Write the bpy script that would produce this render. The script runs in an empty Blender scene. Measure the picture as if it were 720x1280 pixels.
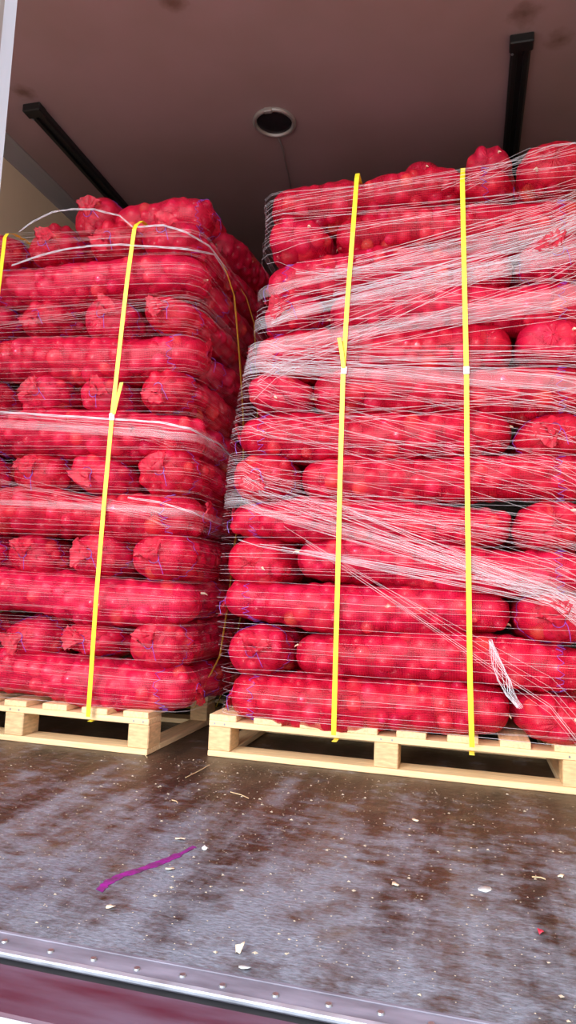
import bpy, bmesh, math, random
import numpy as np
from mathutils import Vector, Matrix
C = bpy.context.scene.collection
SC = bpy.context.scene
PI = math.pi

# ------------------------------------------------------------------ camera
F_PX = 875.0; EYE = 0.57
cam_d = bpy.data.cameras.new('camera'); cam = bpy.data.objects.new('camera', cam_d); C.objects.link(cam)
cam_d.sensor_fit = 'VERTICAL'; cam_d.sensor_height = 36.0; cam_d.lens = F_PX / 1280 * 36.0
cam_d.clip_start = 0.02; cam_d.clip_end = 200
_rt = Vector((0.96828444, 0.01341164, -0.24949021))      # world X (across the truck) in image axes right/down/forward
_fw = Vector((0.24634341, 0.11547348, 0.96227896))       # world Y (into the truck)
_up = Vector((0.04171524, -0.99322002, 0.1085073))       # world Z
cam.matrix_world = Matrix(((_rt[0], -_rt[1], -_rt[2], 0), (_fw[0], -_fw[1], -_fw[2], 0), (_up[0], -_up[1], -_up[2], EYE), (0, 0, 0, 1)))
SC.camera = cam

# ------------------------------------------------------------------ light
W = bpy.data.worlds.new('sky'); SC.world = W; W.use_nodes = True
wn = W.node_tree.nodes; wl = W.node_tree.links
bg = wn['Background']
sky = wn.new('ShaderNodeTexSky'); sky.sky_type = 'NISHITA'; sky.sun_disc = False
sky.sun_elevation = math.radians(48); sky.sun_rotation = math.radians(200); sky.air_density = 1.0; sky.dust_density = 2.5; sky.ozone_density = 1.0
mixw = wn.new('ShaderNodeMixRGB'); mixw.inputs[0].default_value = 0.45; mixw.inputs[2].default_value = (5.5, 5.6, 5.8, 1)
wl.new(sky.outputs[0], mixw.inputs[1]); wl.new(mixw.outputs[0], bg.inputs[0]); bg.inputs[1].default_value = 0.30
sun_d = bpy.data.lights.new('sun', 'SUN'); sun = bpy.data.objects.new('sun', sun_d); C.objects.link(sun)
sun_d.energy = 1.1; sun_d.angle = math.radians(22.0); sun_d.color = (1.0, 0.95, 0.90)
sun.rotation_euler = Vector((0.30, 0.90, -0.26)).to_track_quat('-Z', 'Y').to_euler()    # low hazy sun behind the photographer's left shoulder, shining in at the open end
VS = SC.view_settings
SC.display_settings.display_device = 'sRGB'
VS.view_transform = 'Standard'; VS.look = 'None'; VS.gamma = 1.0; VS.use_curve_mapping = False
VS.exposure = 0.76

# ------------------------------------------------------------------ materials
def nt(name):
    m = bpy.data.materials.new(name); m.use_nodes = True
    n = m.node_tree.nodes; l = m.node_tree.links
    return m, n, l, n['Principled BSDF'], n['Material Output']
def simple(name, col, rough=0.5, metal=0.0, noise=0.0, scale=20.0, bump=0.0, spec=0.5, stretch=None, col2=None):
    m, n, l, p, o = nt(name)
    p.inputs['Roughness'].default_value = rough; p.inputs['Metallic'].default_value = metal
    p.inputs['Specular IOR Level'].default_value = spec
    p.inputs['Base Color'].default_value = (*col, 1)
    if noise or bump:
        tc = n.new('ShaderNodeTexCoord'); mp = n.new('ShaderNodeMapping'); l.new(tc.outputs['Object'], mp.inputs[0])
        if stretch: mp.inputs['Scale'].default_value = stretch
        t = n.new('ShaderNodeTexNoise'); t.inputs['Scale'].default_value = scale; t.inputs['Detail'].default_value = 6
        l.new(mp.outputs[0], t.inputs[0])
        r = n.new('ShaderNodeValToRGB')
        r.color_ramp.elements[0].position = 0.3; r.color_ramp.elements[1].position = 0.7
        r.color_ramp.elements[0].color = (*[c * (1 - noise) for c in col], 1)
        r.color_ramp.elements[1].color = (*(col2 or [min(1, c * (1 + noise)) for c in col]), 1)
        l.new(t.outputs[0], r.inputs[0]); l.new(r.outputs[0], p.inputs['Base Color'])
        if bump:
            b = n.new('ShaderNodeBump'); b.inputs['Strength'].default_value = bump; b.inputs['Distance'].default_value = 0.003
            l.new(t.outputs[0], b.inputs['Height']); l.new(b.outputs[0], p.inputs['Normal'])
    return m
def mth(n, l, op, a, b=None):
    x = n.new('ShaderNodeMath'); x.operation = op
    for i, v in enumerate((a, b)):
        if v is None: continue
        if isinstance(v, (int, float)): x.inputs[i].default_value = v
        else: l.new(v, x.inputs[i])
    return x.outputs[0]

def net_material():
    m, n, l, p, o = nt('red_net')
    uv = n.new('ShaderNodeUVMap'); sp = n.new('ShaderNodeSeparateXYZ'); l.new(uv.outputs[0], sp.inputs[0])
    u, v = sp.outputs[0], sp.outputs[1]
    oi = n.new('ShaderNodeObjectInfo')
    # knitted ribs: bands across the sack and a finer zigzag along it
    a = mth(n, l, 'SINE', mth(n, l, 'MULTIPLY', u, 2 * PI / 0.0046))
    b = mth(n, l, 'SINE', mth(n, l, 'MULTIPLY', v, 2 * PI / 0.0065))
    w = mth(n, l, 'ADD', mth(n, l, 'MULTIPLY', a, 0.6), mth(n, l, 'MULTIPLY', b, 0.4))
    nz = n.new('ShaderNodeTexNoise'); nz.inputs['Scale'].default_value = 14; nz.inputs['Detail'].default_value = 3; l.new(uv.outputs[0], nz.inputs[0])
    # hole opening varies as the net is stretched
    cover = mth(n, l, 'ADD', mth(n, l, 'MULTIPLY', w, 0.22), mth(n, l, 'ADD', mth(n, l, 'MULTIPLY', nz.outputs[0], 0.9), 0.16))
    cl = n.new('ShaderNodeClamp'); cl.inputs[1].default_value = 0.25; cl.inputs[2].default_value = 0.95; l.new(cover, cl.inputs[0])
    rp = n.new('ShaderNodeValToRGB'); e = rp.color_ramp.elements
    e[0].position = 0.0; e[0].color = (0.66, 0.005, 0.034, 1); e[1].position = 1.0; e[1].color = (0.84, 0.012, 0.085, 1)
    l.new(oi.outputs['Random'], rp.inputs[0])
    l.new(rp.outputs[0], p.inputs['Base Color'])
    p.inputs['Roughness'].default_value = 0.38; p.inputs['Specular IOR Level'].default_value = 0.6
    bp = n.new('ShaderNodeBump'); bp.inputs['Strength'].default_value = 0.35; bp.inputs['Distance'].default_value = 0.001
    l.new(w, bp.inputs['Height']); l.new(bp.outputs[0], p.inputs['Normal'])
    tl = n.new('ShaderNodeBsdfTranslucent'); tl.inputs[0].default_value = (0.9, 0.01, 0.06, 1)
    m1 = n.new('ShaderNodeMixShader'); m1.inputs[0].default_value = 0.25; l.new(p.outputs[0], m1.inputs[1]); l.new(tl.outputs[0], m1.inputs[2])
    tr = n.new('ShaderNodeBsdfTransparent')
    m2 = n.new('ShaderNodeMixShader'); l.new(cl.outputs[0], m2.inputs[0]); l.new(tr.outputs[0], m2.inputs[1]); l.new(m1.outputs[0], m2.inputs[2])
    l.new(m2.outputs[0], o.inputs[0]); return m
def onion_material():
    m, n, l, p, o = nt('onion_skin')
    g = n.new('ShaderNodeNewGeometry')
    r = n.new('ShaderNodeValToRGB'); e = r.color_ramp.elements
    e[0].position = 0; e[0].color = (0.50, 0.010, 0.045, 1); e[1].position = 1; e[1].color = (0.95, 0.28, 0.14, 1)
    x = r.color_ramp.elements.new(0.35); x.color = (0.62, 0.015, 0.07, 1)
    x = r.color_ramp.elements.new(0.7); x.color = (0.80, 0.035, 0.17, 1)
    x = r.color_ramp.elements.new(0.93); x.color = (0.90, 0.16, 0.10, 1)
    l.new(g.outputs['Random Per Island'], r.inputs[0])
    l.new(r.outputs[0], p.inputs['Base Color'])
    p.inputs['Roughness'].default_value = 0.22; p.inputs['Specular IOR Level'].default_value = 0.8
    return m
def film_material(name, fac, col=(0.86, 0.84, 0.92)):
    m, n, l, p, o = nt(name)
    p.inputs['Base Color'].default_value = (*col, 1); p.inputs['Roughness'].default_value = 0.2; p.inputs['Specular IOR Level'].default_value = 0.8
    tr = n.new('ShaderNodeBsdfTransparent'); ms = n.new('ShaderNodeMixShader'); ms.inputs[0].default_value = fac
    l.new(tr.outputs[0], ms.inputs[1]); l.new(p.outputs[0], ms.inputs[2]); l.new(ms.outputs[0], o.inputs[0]); return m
def floor_material():
    m, n, l, p, o = nt('worn_plywood_floor')
    tc = n.new('ShaderNodeTexCoord')
    def noise(scale, detail, st=(1, 1, 1), rough=0.6, rot=0, off=(0, 0, 0)):
        mp = n.new('ShaderNodeMapping'); mp.inputs['Scale'].default_value = st; mp.inputs['Rotation'].default_value = (0, 0, rot); mp.inputs['Location'].default_value = off
        l.new(tc.outputs['Object'], mp.inputs[0])
        t = n.new('ShaderNodeTexNoise'); t.inputs['Scale'].default_value = scale; t.inputs['Detail'].default_value = detail; t.inputs['Roughness'].default_value = rough
        l.new(mp.outputs[0], t.inputs[0]); return t.outputs[0]
    def ramp(v, stops):
        r = n.new('ShaderNodeValToRGB'); e = r.color_ramp.elements
        e[0].position, e[0].color = stops[0][0], (*stops[0][1], 1); e[1].position, e[1].color = stops[-1][0], (*stops[-1][1], 1)
        for s in stops[1:-1]:
            x = e.new(s[0]); x.color = (*s[1], 1)
        l.new(v, r.inputs[0]); return r.outputs[0]
    def mix(f, a, b):
        x = n.new('ShaderNodeMixRGB'); 
        for i, v in enumerate((f, a, b)):
            if isinstance(v, (int, float)): x.inputs[i].default_value = v
            elif isinstance(v, tuple): x.inputs[i].default_value = (*v, 1)
            else: l.new(v, x.inputs[i])
        return x.outputs[0]
    streak = noise(2.8, 6, (3.0, 0.40, 1), 0.62)              # tyre and pallet drag streaks into the truck
    patch = noise(4.5, 8, (1.3, 0.8, 1), 0.68, 0.2, (3, 1, 0))
    grain = noise(26, 5, (0.5, 2.4, 1), 0.7)                   # grain across
    fine = noise(120, 4, (0.6, 1.6, 1), 0.7)
    base = ramp(streak, [(0.35, (0.018, 0.011, 0.008)), (0.5, (0.055, 0.030, 0.018)), (0.65, (0.105, 0.060, 0.038))])
    sp = n.new('ShaderNodeSeparateXYZ'); l.new(tc.outputs['Object'], sp.inputs[0])
    # grey scuffing rises towards the threshold: sky reflection painted into the colour
    sill_sheen = n.new('ShaderNodeMapRange'); sill_sheen.inputs[1].default_value = 2.3; sill_sheen.inputs[2].default_value = 1.0; sill_sheen.inputs[3].default_value = -0.10; sill_sheen.inputs[4].default_value = 0.20
    l.new(sp.outputs[1], sill_sheen.inputs[0])
    mid = noise(17, 6, (0.8, 1.3, 1), 0.7, 0.4, (2, 5, 0))
    s = mth(n, l, 'ADD', mth(n, l, 'ADD', mth(n, l, 'ADD', mth(n, l, 'MULTIPLY', patch, 0.62), mth(n, l, 'MULTIPLY', mth(n, l, 'SUBTRACT', mid, 0.5), 0.75)), mth(n, l, 'MULTIPLY', mth(n, l, 'SUBTRACT', streak, 0.25), 0.62)), mth(n, l, 'ADD', mth(n, l, 'MULTIPLY', grain, 0.24), sill_sheen.outputs[0]))
    wm = n.new('ShaderNodeMapRange'); wm.inputs[1].default_value = 0.55; wm.inputs[2].default_value = 0.80; l.new(s, wm.inputs[0])
    grey = ramp(fine, [(0.3, (0.08, 0.094, 0.120)), (0.7, (0.29, 0.34, 0.43))])
    col = mix(wm.outputs[0], base, grey)
    col = mix(mth(n, l, 'MULTIPLY', ramp(grain, [(0.55, (0, 0, 0)), (0.75, (1, 1, 1))]), 0.35), col, (0.10, 0.075, 0.06))
    sand = noise(5.5, 7, (1, 1, 1), 0.7, 0, (9, 4, 0))
    col = mix(mth(n, l, 'MULTIPLY', ramp(sand, [(0.57, (0, 0, 0)), (0.68, (1, 1, 1))]), 0.55), col, (0.12, 0.085, 0.05))
    vo = n.new('ShaderNodeTexVoronoi'); vo.inputs['Scale'].default_value = 55; l.new(tc.outputs['Object'], vo.inputs[0])
    col = mix(mth(n, l, 'MULTIPLY', ramp(vo.outputs[0], [(0.06, (1, 1, 1)), (0.13, (0, 0, 0))]), mth(n, l, 'MULTIPLY', ramp(patch, [(0.5, (0, 0, 0)), (0.6, (1, 1, 1))]), 0.8)), col, (0.42, 0.38, 0.33))
    l.new(col, p.inputs['Base Color'])
    rr = n.new('ShaderNodeMapRange'); rr.inputs[3].default_value = 0.28; rr.inputs[4].default_value = 0.6; l.new(grain, rr.inputs[0])
    l.new(rr.outputs[0], p.inputs['Roughness'])
    b = n.new('ShaderNodeBump'); b.inputs['Strength'].default_value = 0.6; b.inputs['Distance'].default_value = 0.004
    l.new(mth(n, l, 'ADD', grain, mth(n, l, 'MULTIPLY', fine, 0.5)), b.inputs['Height']); l.new(b.outputs[0], p.inputs['Normal'])
    return m
def ceiling_material():
    m, n, l, p, o = nt('painted_ceiling_panel')
    tc = n.new('ShaderNodeTexCoord'); t = n.new('ShaderNodeTexNoise'); t.inputs['Scale'].default_value = 1.6; t.inputs['Detail'].default_value = 7
    l.new(tc.outputs['Object'], t.inputs[0])
    r = n.new('ShaderNodeValToRGB'); e = r.color_ramp.elements; e[0].position = 0.3; e[1].position = 0.75
    e[0].color = (0.31, 0.20, 0.185, 1); e[1].color = (0.41, 0.255, 0.265, 1); l.new(t.outputs[0], r.inputs[0])
    col = r.outputs[0]
    t2 = n.new('ShaderNodeTexNoise'); t2.inputs['Scale'].default_value = 22; t2.inputs['Detail'].default_value = 5; l.new(tc.outputs['Object'], t2.inputs[0])
    for (x, y, rad) in ((-1.03, 2.06, 0.05), (0.165, 2.36, 0.06), (-1.84, 2.36, 0.05), (0.30, 2.50, 0.05)):      # rust and dirt marks
        d = n.new('ShaderNodeVectorMath'); d.operation = 'DISTANCE'; l.new(tc.outputs['Object'], d.inputs[0]); d.inputs[1].default_value = (x, y, 2.6)
        k = mth(n, l, 'ADD', d.outputs['Value'], mth(n, l, 'MULTIPLY', t2.outputs[0], rad * 1.6))
        mr = n.new('ShaderNodeMapRange'); mr.inputs[1].default_value = rad * 0.85; mr.inputs[2].default_value = rad * 1.9; mr.inputs[3].default_value = 0.75; mr.inputs[4].default_value = 0.0
        l.new(k, mr.inputs[0])
        x_ = n.new('ShaderNodeMixRGB'); l.new(mr.outputs[0], x_.inputs[0]); l.new(col, x_.inputs[1]); x_.inputs[2].default_value = (0.12, 0.055, 0.03, 1); col = x_.outputs[0]
    l.new(col, p.inputs['Base Color']); p.inputs['Roughness'].default_value = 0.45
    b = n.new('ShaderNodeBump'); b.inputs['Strength'].default_value = 0.15; b.inputs['Distance'].default_value = 0.01
    l.new(t.outputs[0], b.inputs['Height']); l.new(b.outputs[0], p.inputs['Normal'])
    return m
M = dict(
    net=net_material(), onion=onion_material(),
    tuft=simple('red_net_gathered', (0.60, 0.008, 0.04), 0.5, noise=0.35, scale=90, bump=0.6),
    thread=film_material('clear_wrap_thread', 0.45), film=film_material('clear_wrap_film', 0.13), thread2=film_material('clear_wrap_thread_fine', 0.30, (0.9, 0.82, 0.88)), film2=film_material('clear_wrap_rope', 0.62),
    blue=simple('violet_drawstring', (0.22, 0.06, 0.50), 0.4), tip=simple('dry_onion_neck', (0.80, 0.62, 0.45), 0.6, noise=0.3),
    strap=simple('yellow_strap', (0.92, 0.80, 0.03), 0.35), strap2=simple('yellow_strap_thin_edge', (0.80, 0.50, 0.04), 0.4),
    seal=simple('strap_seal', (0.72, 0.74, 0.78), 0.35, 0.3), print_=simple('seal_print', (0.05, 0.05, 0.1), 0.5),
    wood=simple('pallet_wood', (0.82, 0.60, 0.34), 0.6, noise=0.16, scale=9, bump=0.15, stretch=(1, 14, 14)),
    woodY=simple('pallet_wood_lengthwise', (0.80, 0.58, 0.33), 0.6, noise=0.16, scale=9, bump=0.15, stretch=(14, 1, 14)),
    block=simple('pallet_block_wood', (0.70, 0.47, 0.25), 0.65, noise=0.2, scale=30, bump=0.2, stretch=(1, 1, 4)),
    floor=floor_material(), ceil=ceiling_material(),
    wall=simple('beige_wall_panel', (0.80, 0.64, 0.44), 0.55, noise=0.07, scale=2.5, stretch=(1, 1, .3)),
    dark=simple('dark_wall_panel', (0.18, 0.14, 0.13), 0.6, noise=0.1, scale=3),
    cove=simple('corner_profile', (0.42, 0.38, 0.36), 0.4, 0.3),
    alu=simple('brushed_aluminium', (0.72, 0.78, 0.88), 0.4, 0.2, noise=0.08, scale=14, stretch=(1, 1, .1)),
    plate=simple('scuffed_threshold_plate', (0.20, 0.20, 0.26), 0.5, 0.1, noise=0.4, scale=16, bump=0.15, stretch=(.5, 2, 1)),
    lip=simple('worn_bright_edge', (0.42, 0.47, 0.56), 0.35, 0.4, noise=0.3, scale=18),
    rubber=simple('black_rubber', (0.012, 0.012, 0.014), 0.6),
    crimson=simple('scuffed_magenta_paint', (0.085, 0.014, 0.032), 0.45, noise=0.1, scale=9, bump=0.1, stretch=(.6, 3, 1), col2=(0.13, 0.085, 0.13)),
    steel=simple('steel_screw', (0.35, 0.36, 0.38), 0.35, 0.8), black=simple('black_channel', (0.008, 0.008, 0.008), 0.5),
    ring=simple('lamp_ring', (0.42, 0.37, 0.34), 0.4, 0.5), glass=simple('dark_lamp_lens', (0.02, 0.016, 0.018), 0.25),
    wire=simple('grey_wire', (0.22, 0.17, 0.17), 0.5),
    yard=simple('yard_concrete', (0.42, 0.41, 0.39), 0.8, noise=0.15, scale=3),
    body=simple('truck_body_skin', (0.7, 0.7, 0.7), 0.4),
    purple=simple('purple_marker', (0.36, 0.01, 0.36), 0.5, noise=0.1, scale=45, col2=(0.10, 0.03, 0.09)),
    flake=simple('pale_onion_flake', (0.78, 0.66, 0.50), 0.5, noise=0.25, scale=40), white=simple('white_scrap', (0.85, 0.9, 0.92), 0.4),
    crumb=simple('dull_crumb', (0.46, 0.39, 0.30), 0.7), straw=simple('straw', (0.62, 0.48, 0.28), 0.6), redbit=simple('red_scrap', (0.45, 0.02, 0.05), 0.4),
    splash=simple('white_scuff', (0.55, 0.58, 0.62), 0.6, noise=0.3, scale=80))

def gathered(m):
    n = m.node_tree.nodes; l = m.node_tree.links; p = n['Principled BSDF']; o = n['Material Output']
    tr = n.new('ShaderNodeBsdfTransparent'); ms = n.new('ShaderNodeMixShader'); ms.inputs[0].default_value = 0.68
    l.new(tr.outputs[0], ms.inputs[1]); l.new(p.outputs[0], ms.inputs[2]); l.new(ms.outputs[0], o.inputs[0])
gathered(M['tuft'])

# ------------------------------------------------------------------ mesh helpers
def link(name, me, mat, parent=None, smooth=False):
    o = bpy.data.objects.new(name, me); C.objects.link(o)
    if mat is not None and not me.materials: me.materials.append(mat)
    if smooth: me.polygons.foreach_set('use_smooth', [True] * len(me.polygons))
    if parent: o.parent = parent
    return o
def mesh(name, vs, fs):
    me = bpy.data.meshes.new(name); me.from_pydata([tuple(v) for v in vs], [], [tuple(f) for f in fs]); me.update(); return me
def box_me(name, x0, x1, y0, y1, z0, z1, bev=0.0, seg=1):
    bm = bmesh.new(); bmesh.ops.create_cube(bm, size=1)
    bmesh.ops.scale(bm, vec=(x1 - x0, y1 - y0, z1 - z0), verts=bm.verts); bmesh.ops.translate(bm, vec=((x0 + x1) / 2, (y0 + y1) / 2, (z0 + z1) / 2), verts=bm.verts)
    if bev: bmesh.ops.bevel(bm, geom=bm.edges[:], offset=bev, segments=seg, affect='EDGES', profile=0.5)
    me = bpy.data.meshes.new(name); bm.to_mesh(me); bm.free(); return me
def box(name, x0, x1, y0, y1, z0, z1, mat, parent=None, bev=0.0):
    return link(name, box_me(name, x0, x1, y0, y1, z0, z1, bev), mat, parent)
def tag(o, label=None, cat=None, group=None, kind=None):
    if label: o['label'] = label
    if cat: o['category'] = cat
    if group: o['group'] = group
    if kind: o['kind'] = kind
    return o
def empty(name, loc=(0, 0, 0), rz=0.0):
    o = bpy.data.objects.new(name, None); C.objects.link(o); o.location = loc; o.rotation_euler = (0, 0, rz); o.empty_display_size = 0.05; return o
def tube_geo(paths, rad, sides=4, flat=1.0):
    """paths: list of (N,3) arrays; rad scalar or list. One geometry of thin tubes."""
    V = []; Fc = []
    for k, P in enumerate(paths):
        P = np.asarray(P, float); N = len(P); r = rad[k] if isinstance(rad, (list, tuple)) else rad
        T = np.gradient(P, axis=0); T /= np.linalg.norm(T, axis=1)[:, None] + 1e-9
        ref = np.tile([0, 0, 1.0], (N, 1)); bad = np.abs(T[:, 2]) > 0.9; ref[bad] = [0, 1.0, 0]
        A = np.cross(T, ref); A /= np.linalg.norm(A, axis=1)[:, None]; B = np.cross(A, T)
        rr = np.broadcast_to(r, (N,))
        b0 = len(V)
        for i in range(N):
            for s in range(sides):
                a = 2 * PI * s / sides + PI / 4
                V.append(P[i] + (A[i] * math.cos(a) * flat + B[i] * math.sin(a)) * rr[i])
        for i in range(N - 1):
            for s in range(sides):
                q = b0 + i * sides
                Fc.append((q + s, q + (s + 1) % sides, q + sides + (s + 1) % sides, q + sides + s))
        Fc.append(tuple(b0 + s for s in range(sides))[::-1]); Fc.append(tuple(b0 + (N - 1) * sides + s for s in range(sides)))
    return V, Fc

# ------------------------------------------------------------------ image point -> point of the place (used only to take measurements)
def ray(px, py):
    v = Vector((px - 360, py - 640, F_PX)); return Vector((v.dot(_rt), v.dot(_fw), v.dot(_up)))
def on_y(px, py, Y):
    r = ray(px, py); t = Y / r.y; return (r.x * t, Y, r.z * t + EYE)
def on_x(px, py, X):
    r = ray(px, py); t = X / r.x; return (X, r.y * t, r.z * t + EYE)
def on_z(px, py, Z=0.0):
    r = ray(px, py); t = (Z - EYE) / r.z; return (r.x * t, r.y * t, Z)

# ------------------------------------------------------------------ the truck box
XL, XR, YB, ZC = -2.14, 0.50, 6.5, 2.6
YS = 1.05
def struct(name, x0, x1, y0, y1, z0, z1, mat, bev=0):
    return tag(box(name, x0, x1, y0, y1, z0, z1, mat, None, bev), kind='structure')
struct('floor', XL, XR, YS, YB, -0.06, 0, M['floor'])
struct('ceiling', XL, XR, 0.9, YB, ZC, ZC + 0.06, M['ceil'])
struct('wall_left', XL - 0.06, XL, 0.9, YB, -0.06, ZC + 0.06, M['wall'])
struct('wall_right', XR, XR + 0.06, 0.9, YB, -0.06, ZC + 0.06, M['wall'])
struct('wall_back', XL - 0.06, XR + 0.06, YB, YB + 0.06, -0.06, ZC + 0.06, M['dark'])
# corner profile between left wall and ceiling
cv = mesh('trim_1', [(XL, y, z) if k != 1 else (XL + 0.0, y, z) for y in (0.9, YB) for k, z in enumerate((ZC - 0.055, ZC))], [])
bpy.data.meshes.remove(cv)
def prism_y(name, pts, y0, y1, mat):
    n_ = len(pts); V = [(x, y0, z) for x, z in pts] + [(x, y1, z) for x, z in pts]
    Fs = [tuple(range(n_)), tuple(range(2 * n_ - 1, n_ - 1, -1))] + [(i, i + n_, (i + 1) % n_ + n_, (i + 1) % n_) for i in range(n_)]
    return link(name, mesh(name, V, Fs), mat)
tag(prism_y('trim_1', [(XL, ZC), (XL, ZC - 0.07), (XL + 0.006, ZC - 0.07), (XL + 0.012, ZC - 0.05), (XL + 0.045, ZC - 0.012), (XL + 0.06, ZC - 0.006), (XL + 0.06, ZC)], 0.9, YB, M['cove']), kind='structure')
# threshold: scuffed metal plate with a bright lip, rubber joint, magenta cross member, outer bright edge
def across(name, y0, y1, z0, z1, mat, bev=0.0):
    return tag(box(name, XL, XR, y0, y1, z0, z1, mat, None, bev), kind='structure')
pl = across('trim_2', 0.996, YS, -0.05, 0.001, M['plate'])
box('lip', XL, XR, 0.991, 1.004, -0.004, 0.0035, M['lip'], pl, 0.002)
box('inner_lip', XL, XR, YS - 0.003, YS + 0.004, -0.03, 0.0022, M['plate'], pl, 0.001)
def disc_me(name, r, h, n_=14, slot=False):
    bm = bmesh.new(); bmesh.ops.create_cone(bm, cap_ends=True, segments=n_, radius1=r, radius2=r * 0.8, depth=h)
    me = bpy.data.meshes.new(name); bm.to_mesh(me); bm.free(); return me
sm = disc_me('screw', 0.0055, 0.003)
rnd = random.Random(4)
x = XL + 0.05
while x < XR:
    s = link('screw', sm, M['steel'], pl); s.location = (x, 1.022 + rnd.uniform(-.004, .004), 0.0022); x += 0.075 + rnd.uniform(-.012, .012)
struct('trim_3', XL, XR, 0.945, 0.9945, -0.06, -0.006, M['rubber'])
bar = across('trim_4', 0.868, 0.976, -0.09, -0.001, M['crimson'], 0.004)
for yy in (0.90, 0.945):
    x = XL + 0.09
    while x < XR:
        s = link('rivet', sm, M['lip'], bar); s.location = (x + (yy - .9) * 1.3, yy, -0.005); s.scale = (.9, .9, .8); x += 0.16
across('trim_5', 0.846, 0.868, -0.12, -0.003, M['alu'], 0.002)
struct('trim_6', XL, XR, 0.83, 0.846, -0.35, -0.02, M['yard'])
# door post at the left edge of the picture, hinge joint part way
pp = on_y(-3, 60, 1.0)
post = tag(box('trim_7', pp[0] - 0.055, pp[0] + 0.012, 0.985, 1.03, 0.001, ZC, M['alu'], None, 0.004), kind='structure')
box('post_edge', pp[0] + 0.002, pp[0] + 0.016, 0.975, 0.99, 0.001, ZC, M['cove'], post, 0.002)
hz = on_y(4, 118, 1.0)[2]
box('hinge_leaf', pp[0] - 0.05, pp[0] + 0.010, 0.972, 0.9851, hz - 0.10, hz, M['lip'], post, 0.002)
# yard outside
ground = tag(box('ground', -40, 40, -60, 20, -1.30, -1.22, M['yard']), kind='structure')

# ------------------------------------------------------------------ ceiling fittings
def rail(x, y0, label):
    r = empty('ceiling_rail', (x, y0, ZC))
    tag(r, label, 'rail', 'black rails along the ceiling')
    V = []
    prof = [(-0.036, 0), (-0.036, -0.022), (-0.028, -0.030), (-0.012, -0.030), (-0.010, -0.018), (0.010, -0.018), (0.012, -0.030), (0.028, -0.030), (0.036, -0.022), (0.036, 0)]
    n_ = len(prof); L_ = YB - y0 - 0.05
    V = [(a, 0, b) for a, b in prof] + [(a, L_, b) for a, b in prof]
    Fs = [(i, i + 1, i + 1 + n_, i + n_) for i in range(n_ - 1)] + [tuple(range(n_))[::-1], tuple(range(n_, 2 * n_))]
    link('channel', mesh('channel', V, Fs), M['black'], r)
    box('end_cap', -0.042, 0.042, -0.004, 0.05, -0.036, 0, M['black'], r, 0.004)
    s = link('screw', sm, M['ring'], r); s.location = (-0.03, 0.06, -0.031); s.rotation_euler = (PI, 0, 0)
rail(-1.845, 2.425, 'black metal rail on the ceiling at the left, above the left load')
rail(0.165, 2.445, 'black metal rail on the ceiling at the right, above the right load')
lampc = on_z(343, 152, ZC)
lamp = empty('ceiling_light', lampc); tag(lamp, 'round recessed ceiling light with metal ring and dark lens', 'ceiling light')
def lathe(name, prof, mat, parent, n_=40):
    V = []; Fs = []
    for r_, z_ in prof:
        for i in range(n_): a = 2 * PI * i / n_; V.append((r_ * math.cos(a), r_ * math.sin(a), z_))
    for k in range(len(prof) - 1):
        for i in range(n_): Fs.append((k * n_ + i, k * n_ + (i + 1) % n_, (k + 1) * n_ + (i + 1) % n_, (k + 1) * n_ + i))
    return link(name, mesh(name, V, Fs), mat, parent, True)
lathe('ring', [(0.094, 0), (0.096, -0.008), (0.088, -0.016), (0.080, -0.014), (0.077, -0.004), (0.077, 0)], M['ring'], lamp)
lathe('lens', [(0.078, -0.003), (0.05, -0.006), (0.001, -0.007)], M['glass'], lamp)
box('clip', -0.022, 0.014, -0.098, -0.078, -0.02, 0, M['ring'], lamp, 0.003)
w0 = Vector(lampc)
wp = [on_z(348, 172, ZC - 0.006), on_z(353, 185, ZC - 0.010), on_z(356, 200, ZC - 0.010), on_z(362, 225, ZC - 0.008), on_z(366, 250, ZC - 0.006)]
wp = [np.array(q) - np.array(lampc) for q in wp]
link('wire', mesh('wire', *tube_geo([wp], 0.004, 6)), M['wire'], lamp, True)

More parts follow.
